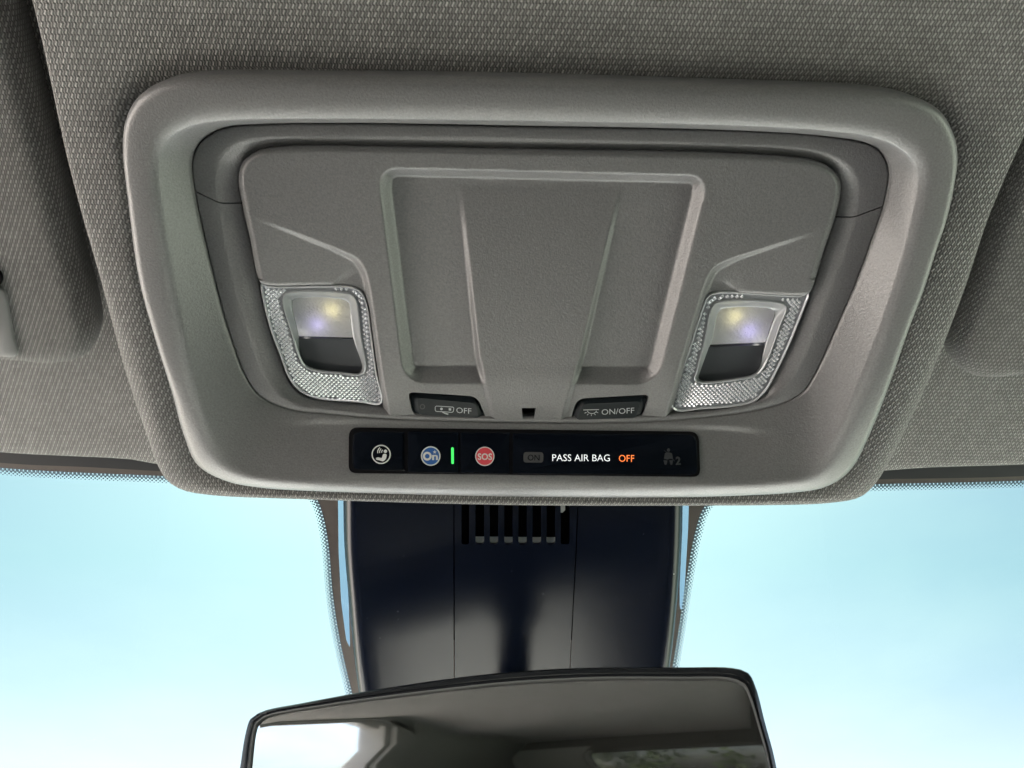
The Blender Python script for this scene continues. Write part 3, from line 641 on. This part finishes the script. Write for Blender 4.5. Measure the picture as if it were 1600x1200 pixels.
for nm, A, B, n in (("trim_arch", sL, sR, 160), ("trim_cradle", sR, sL, 200)):
    pc = [piece(c, FC.at(*A[k], HR)[0, :2], FC.at(*B[k], HR)[0, :2], n, .27 * MM, .27 * MM) for c, k in cur]
    dA = pc[1] - pc[0]; lA = np.linalg.norm(dA, axis=1)[:, None]; dA = dA / lA; dB = pc[2] - pc[1]; lB = np.linalg.norm(dB, axis=1)[:, None]; dB = dB / lB
    g = .6 * MM; w = np.minimum(2.2 * MM, .35 * lA); w2 = np.minimum(2.2 * MM, .3 * lB)
    rows = [z(pc[0] + dA * g, HR - 8 * MM), z(pc[0] + dA * g, HR - .5 * MM), z(pc[0] + dA * (g + .35 * MM), HR - .1 * MM), z(pc[0] + dA * (g + .9 * MM), HR), z(pc[0] + dA * (lA - w), HR + .3 * MM), z(pc[0] + dA * (lA - w * .4), HR + .1 * MM), z(pc[1] + dB * w2 * .3, HR - .45 * MM), z(pc[1] + dB * w2, HR - 1.0 * MM), z(pc[2] - dB * .25 * MM, HR - 2.3 * MM), z(pc[2] + dB * .1 * MM, HR - 2.8 * MM), z(pc[2] + dB * .15 * MM, HR - 6.0 * MM), z(pc[2] + dB * 1.5 * MM, HR - 12 * MM)]
    V, Fc = loft(rows, closed=False)
    for e in (0, n - 1):           # end walls at the seam
        top = [r[e] for r in rows[1:9]]; bot = [p - np.array((0, 0, 5 * MM)) for p in top]; b0 = len(V); V = np.vstack([V, top, bot]); m_ = len(top)
        Fc += [(b0 + i, b0 + i + 1, b0 + m_ + i + 1, b0 + m_ + i) for i in range(m_ - 1)]
    mesh(nm, V, Fc, M_RING, con, angle=50)

# centre panel ------------------------------------------------
HP = -11.4 * MM
BTN_L = roundpoly([(637,612.5),(746,619.5),(760,655.5),(645,650)], [9, 14, 9, 14], 7)
BTN_R = roundpoly([(901,623),(1015.5,616.5),(1003,654.5),(891,658)], [14, 9, 14, 9], 7)
HOLE = roundpoly([(814.5,637.5),(837.5,637.5),(834.5,656),(817,656)], [3, 3, 4, 4])
pan = crom(PAN)
CR_L = crom([(392,339),(470,369),(535,396),(556,408),(569,430),(577,470),(587,540),(605,660)], False)
CR_R = crom([(1285,360),(1200,388),(1135,411),(1116,424),(1105,446),(1091,490),(1070,560),(1042,664)], False)
REC = [((588,261),(1108,273),14), ((1112,268),(1028,605),23), ((1030,602),(632,600),30), ((630,600),(587,258),22)]   # top, right, bottom, left
def side_d(p, a, b):
    a, b = np.array(a, float), np.array(b, float); d = (b - a) / np.linalg.norm(b - a); q = p - a
    return d[0] * q[:, 1] - d[1] * q[:, 0]          # + inside for a clockwise pixel loop
XL = lambda y: np.interp(y, [270, 555, 600, 660], [716, 746, 757, 772]); XR = lambda y: np.interp(y, [290, 555, 610, 660], [972, 910, 893, 880])
def panel_h(p):
    h = np.full(len(p), HP)
    d, _, _ = pdist(p, pan[::4], True); w = 10.0
    near = d < w; lampside = (p[:, 1] > 436) & ((p[:, 0] < 600) | (p[:, 0] > 1050))
    h -= np.where(near & ~lampside, 1.7 * MM * (1 - np.clip(d, 0, w) / w) ** 2, 0) + np.where((d < 4) & lampside, .5 * MM * (1 - np.clip(d, 0, 4) / 4) ** 2, 0)
    t = np.zeros(len(p))
    rc = 34.0; ws_ = np.full(len(p), 1e-9)                       # rounded corners of the recess
    wsum = np.zeros(len(p))
    for a, b, wd in REC:
        c_ = (1 - np.clip(side_d(p, a, b) / rc, 0, 1)) ** 2; t += c_; wsum += c_ * c_ * wd; ws_ += c_ * c_
    t = np.clip(rc * (1 - np.sqrt(t)) / np.maximum(wsum / ws_, 6), 0, 1); t = np.where(ws_ < 1e-8, 1, t); rec = .35 * sstep(t) + .65 * np.clip((t - .04) / .92, 0, 1)
    D = 4.8 * MM
    y = p[:, 1]; ramp = np.clip((y - 288) / (600 - 288), 0, 1) ** .85
    ramp = np.where(ramp < .04, ramp * ramp / .08, ramp - .02) / .98
    wl = 4.8
    tongue = sstep((p[:, 0] - XL(y) + wl) / (2 * wl)) * sstep((XR(y) - p[:, 0] + wl) / (2 * wl))
    h -= D * rec * (1 - tongue * ramp)
    h -= 1.0 * MM * sstep((y - 560) / 40) * (1 - tongue) * sstep((1 - np.abs(p[:, 0] - 826) / 230) / .25) * sstep((664 - y) / 12)
    h -= 2.6 * MM * np.clip((y - 598) / 66, 0, 1) ** 2
    for cr_, sg in ((CR_L, 1), (CR_R, -1)):
        d, s, sd_ = pdist(p, cr_[::3]); d = d * sd_ * sg      # + towards the lamp
        wv = np.interp(s, [0, .3, .42, 1], [6, 7, 12, 13]); dep = np.interp(s, [0, .06, .33, .45, 1], [0, .3, 2.4, 3.6, 3.8]) * MM
        m = (p[:, 0] < 640) if sg > 0 else (p[:, 0] > 1010)
        h -= np.where(m, dep * sstep((d + wv / 2) / wv), 0)
    return h
hsurf("centre_panel", FC, pan, [BTN_L, BTN_R, HOLE], panel_h, M_PANEL, con, spacing=2.5, depth=9 * MM, angle=42)
plate("microphone_well", FC, roundpoly([(812,635),(840,635),(838,659),(814,659)], 2), HP - 6 * MM, M_BLACKGAP, con)

# push buttons on the panel
def pbutton(outl, face, name):
    c = np.array(outl).mean(0); o1 = densify(c + (outl - c) * np.array((.962, .90)), 3); fc = densify(face, 3)
    n = 90; o1 = resample(o1, n); fc = resample(fc, n)
    k = int(np.argmin(((fc - o1[0]) ** 2).sum(1))); fc = np.roll(fc, -k, 0)
    g = HP - 3.3 * MM
    a = FC.at(*o1.T, g); b = a.copy(); b[:, 2] = g - 8 * MM; f0 = FC.at(*fc.T, g + 1.3 * MM); cc = fc.mean(0); f1 = cc + (fc - cc) * .975; f1 = FC.at(*f1.T, g + 1.5 * MM)
    V, Fc = loft([b, a, f0 * .94 + a * .06, f1], cap=True)
    return mesh(name, V, Fc, M_BUTTON, con, angle=25), g + 1.5 * MM
b1, hb = pbutton(BTN_L, roundpoly([(651,621),(744,629.5),(750,653),(654,648)], [6, 8, 5, 6]), "push_button"); b1["label"] = "dark push button reading OFF with door symbol"
b2, hb = pbutton(BTN_R, roundpoly([(910,630.5),(1002,626.5),(994,653),(900,656.5)], [8, 5, 6, 5]), "push_button"); b2["label"] = "dark push button reading ON/OFF with dome lamp symbol"
e = .12 * MM
o = decal("lettering", FC, [text2d("OFF", 713, 736.5, 645.0, 9.0, .07)], hb + e, 0, M_GREYMARK, b1)
o = decal("door_symbol", FC, [stroke(roundpoly([(680,634.3),(709.5,636.2),(708,644.5),(696,643.5),(680,642.8)], 3), 1.0, True), disc(689.8, 638.9, 2.1, 12), poly([(701.2,637.8),(705,638.2),(704.8,641.6),(701,641.2)]), stroke([(691,643.9),(695,645.6),(700.5,647.4)], [1, 2, 2])], hb + e, 0, M_GREYMARK, b1)
decal("indicator_dot", FC, [annulus(660, 635.5, 2.6, 4.2, 20)], hb + e, 0, M_DIM, b1)
decal("lettering", FC, [text2d("ON/OFF", 940, 991, 648.2, 9.0, -.055)], hb + e, 0, M_GREYMARK, b2)
arc = [(918 + 6 * 1.15 + 7.2 * math.cos(t), 641.0 + 5.2 * math.sin(t)) for t in np.linspace(.15, math.pi - .15, 10)]
decal("lamp_symbol", FC, [stroke([(911.5,640.6),(924,640.3),(936,640)], 1.1), stroke(arc, 1.0), stroke([(913.5,645.6),(916.5,644.2)], 1), stroke([(917.5,648.6),(919.2,646.6)], 1), stroke([(924,649.8),(924,647.4)], 1), stroke([(930.5,648.3),(928.8,646.4)], 1), stroke([(934.6,645),(931.8,643.8)], 1)], hb + e, 0, M_GREYMARK, b2)

# map lights ----------------------------------------------------
HL = -14.4 * MM
def maplight(lens, win, flo, split, leds, label):
    lc = crom(lens); wc = crom(win); fc = crom(flo)
    ml = hsurf("map_light", FC, lc, [wc], lambda p: np.full(len(p), HL - .8 * MM), M_LENSBASE, con, spacing=9, depth=7 * MM, angle=30); ml["label"] = label
    # raised lip round the lens
    a = resample(FC.at(*lc.T, HL)[:, :2], 140); V, Fc = loft([z(a, HL - 3 * MM), z(a, HL - .25 * MM), z(inset2(a, .25 * MM), HL), z(inset2(a, .75 * MM), HL), z(inset2(a, 1.0 * MM), HL - .8 * MM)])
    mesh("lens_rim", V, Fc, M_LENS, ml, angle=40)
    # pyramids moulded in the lens border
    c = FC.at(*lc.T, HL)[:, :2]; w_ = FC.at(*wc.T, HL)[:, :2]; st = 2.1 * MM
    ang = math.atan2(*(c[np.argmax(c[:, 1])] - c[np.argmin(c[:, 1])])[::-1]) * 0
    gx, gy = np.meshgrid(np.arange(c[:, 0].min(), c[:, 0].max(), st), np.arange(c[:, 1].min(), c[:, 1].max(), st / 2)); gx = gx + (np.arange(gx.shape[0]) % 2)[:, None] * st / 2
    g = np.stack([gx.ravel(), gy.ravel()], 1); k = inside(g, c[::4]) & ~inside(g, w_[::4]); g = g[k]
    k = (pdist(g, c[::4], True)[0] > 1.2 * MM) & (pdist(g, w_[::4], True)[0] > .8 * MM); g = g[k]; prt = []
    hs = st / 2 * .92
    for p in g:
        prt.append(([(p[0] - hs, p[1], HL - .75 * MM), (p[0], p[1] - hs, HL - .75 * MM), (p[0] + hs, p[1], HL - .75 * MM), (p[0], p[1] + hs, HL - .75 * MM), (p[0], p[1], HL + .15 * MM)], [(0, 1, 4), (1, 2, 4), (2, 3, 4), (3, 0, 4)]))
    V, Fc = join(prt); mesh("prism_pattern", V, Fc, M_LENS, ml, smooth=False, kind="stuff")
    # window bowl
    n = 120; ww = resample(FC.at(*wc.T, HL)[:, :2], n); ff = resample(FC.at(*fc.T, HL - 5 * MM)[:, :2], n); ff = np.roll(ff, -int(np.argmin(((ff - ww[0]) ** 2).sum(1))), 0)
    V, Fc = loft([z(ww, HL - .9 * MM), z(inset2(ww, .0002), HL - .2 * MM), z(inset2(ww, .7 * MM), HL - .1 * MM), z(inset2(ww, 1.1 * MM), HL - .6 * MM), z(lerp(ww, ff, .75), HL - 3.4 * MM), z(ff, HL - 4 * MM), z(ff, HL - 5.5 * MM)])
    mesh("window_bowl", V, Fc, M_REFL, ml, angle=40)
    up = fc[fc[:, 1] <= split]; lo = fc[fc[:, 1] > split]
    def order(q): 
        c_ = q.mean(0); a_ = np.arctan2(q[:, 1] - c_[1], q[:, 0] - c_[0]); return q[np.argsort(a_)]
    up, lo = order(up), order(lo)
    plate("frosted_pane", FC, roundpoly(up[::3], 2, 3), HL - 4.2 * MM, M_FROST, ml, th=.8 * MM)
    plate("smoked_pane", FC, lo[::2], HL - 3.9 * MM, M_SMOKE, ml, th=2 * MM)
    plate("reflector", FC, fc[::6], HL - 8.5 * MM, M_REFL, ml, th=1 * MM)
    for (x, y, r, m, nm) in leds:
        v_, f_ = disc(x, y, r, 16); L = FC.at(*v_.T, HL - 7.2 * MM); b_ = L.copy(); b_[:, 2] -= 1 * MM
        V, Fc = loft([b_[::-1], L[::-1]], cap=True); mesh("led_chip", V, Fc[:-1] + [tuple(range(16, 32))], m, ml, smooth=False)
    return ml
maplight(LENS_L, WIN_L, FLO_L, 528, [(521,480,9,M_LEDY,0), (498,502,9,M_LEDV,0), (477,515,4,M_LEDW,0)], "left map light with ribbed clear lens")
maplight(LENS_R, WIN_R, FLO_R, 539, [(1146,490,9,M_LEDY,0), (1168,513,10,M_LEDV,0), (1184,528,4,M_LEDW,0)], "right map light with ribbed clear lens")

# control strip --------------------------------------------------
def strip_piece(name, pts, lift, m, parent, bev=.5 * MM, depth=4 * MM, **k):
    P_ = densify(pts, 2.5); top = FC.at(*P_.T, SH + lift, SL); r = top[:, :2]
    def on(q, d): return np.column_stack([q, SH + lift + SL * q[:, 1] - d])
    V, Fc = loft([on(r, depth), on(r, bev), on(inset2(r, bev * .3), bev * .3), on(inset2(r, bev), 0)], cap=True)
    return mesh(name, V, Fc, m, parent, angle=30, **k)
G = 1.2 * MM
sur = strip_piece("strip_gap_shade", roundpoly([(545,669.2),(1092,676),(1094.5,745.5),(544.5,739.5)], [14, 14, 12, 12]), .8 * MM, M_BLACKGAP, con, bev=.2 * MM, depth=2.5 * MM)  # black plate paints the dark gap around the strip's buttons
k1 = strip_piece("call_button", roundpoly([(549,673),(633.5,674.2),(633.5,738.3),(549,736.2)], [16, 1, 1, 14]), G, M_GLOSS, con, label="black button with white seated figure symbol", bev=1.4 * MM)
k2 = strip_piece("call_button", roundpoly([(637,674.4),(717,675.6),(717,740),(637,738.6)], 1), G, M_GLOSS, con, label="black button with round blue emblem and green light")
k3 = strip_piece("call_button", roundpoly([(718.8,675.6),(796.5,676.6),(796.5,741),(718.8,740)], 1), G, M_GLOSS, con, label="black button with red SOS disc")
k4 = strip_piece("airbag_display", roundpoly([(801,676.8),(1089,679.6),(1090.5,742.6),(801,741.2)], [1, 14, 12, 1]), G, M_GLOSS, con, label="black display panel reading PASS AIR BAG OFF")
g1 = SH + G + .08 * MM; g2 = g1 + .08 * MM; g3 = g2 + .08 * MM
# seated figure
decal("symbol_ring", FC, [annulus(595.6, 710, 13.2, 15.0)], g1, SL, M_WHITEMARK, k1)
fig = roundpoly([(587,715.5),(590.5,714.2),(596.5,716),(598.2,709.8),(601.8,708.4),(604.6,710.6),(602.8,717.5),(598.8,721),(587.8,718.2)], 1.5, 4)
wav = []
for r_ in (6.2, 9.4, 12.4): wav.append(stroke([(602.5 - r_ * math.cos(t) , 705 - r_ * math.sin(t) * .85 + 1.5) for t in np.linspace(-.15, .75, 7)], 1.35))
decal("seated_figure", FC, [poly(fig), disc(602.2, 705.2, 2.7, 16)] + wav, g1, SL, M_WHITEMARK, k1)
# emblem
decal("emblem_disc", FC, [disc(673, 712.6, 13.4)], g1, SL, M_BLUE, k2); decal("emblem_ring", FC, [annulus(673, 712.6, 13.4, 15.2)], g2, SL, M_WHITEMARK, k2)
sa = [(679.2 + (3.2 if i % 2 == 0 else 1.3) * math.sin(i * math.pi / 5), 706.3 - (3.2 if i % 2 == 0 else 1.3) * math.cos(i * math.pi / 5)) for i in range(10)]
decal("emblem_letters", FC, [annulus(667.6, 712.8, 3.6, 6.9, 28), text2d("n", 675.2, 684.2, 718.4, 11.5, 0, .03), poly(sa)], g2, SL, M_WHITEMARK, k2)
decal("green_light", FC, [poly(roundpoly([(704.9,699),(708.9,699),(709.2,725),(705.2,725)], 1.9))], g1, SL, M_GREEN, k2)
# SOS
decal("red_disc", FC, [disc(757.5, 713, 13.6)], g1, SL, M_RED, k3); decal("disc_ring", FC, [annulus(757.5, 713, 13.6, 15.0)], g2, SL, M_WHITEMARK, k3)
decal("lettering", FC, [text2d("SOS", 746.4, 768.8, 718.2, 10.2, .01, .02)], g2, SL, M_WHITEMARK, k3)
# display
decal("on_lamp", FC, [poly(roundpoly([(818,706.3),(849,706.6),(849,723),(818,722.7)], 5))], g1, SL, M_DIM, k4)
decal("on_lettering", FC, [text2d("ON", 824.5, 843, 719.4, 9.6, .01)], g2, SL, M_GLOSS, k4)
decal("lettering", FC, [text2d("PASS AIR BAG", 863, 952.8, 720.3, 11.2, .005, -.008)], g1, SL, M_WTEXT, k4)
decal("off_lettering", FC, [text2d("OFF", 967, 991, 721.3, 11.2, .01, -.006)], g1, SL, M_OTEXT, k4)
belt = [disc(1044.5, 703.2, 2.6, 14), poly(roundpoly([(1039,708),(1044,706.6),(1050,708),(1051.5,717),(1046,716.5),(1043,718),(1037.5,717)], 1)), poly([(1036.5,719),(1043,719.5),(1041.5,726),(1038.5,726)]), poly([(1046,719.5),(1051.5,719),(1050.5,726),(1047.5,726)]), stroke([(1038,704),(1042,707),(1054,720.5)], .9), text2d("2", 1055.6, 1063.6, 725.8, 12.5, 0, .04)]
decal("belt_symbol", FC, belt, g1, SL, M_DIMMER, k4)
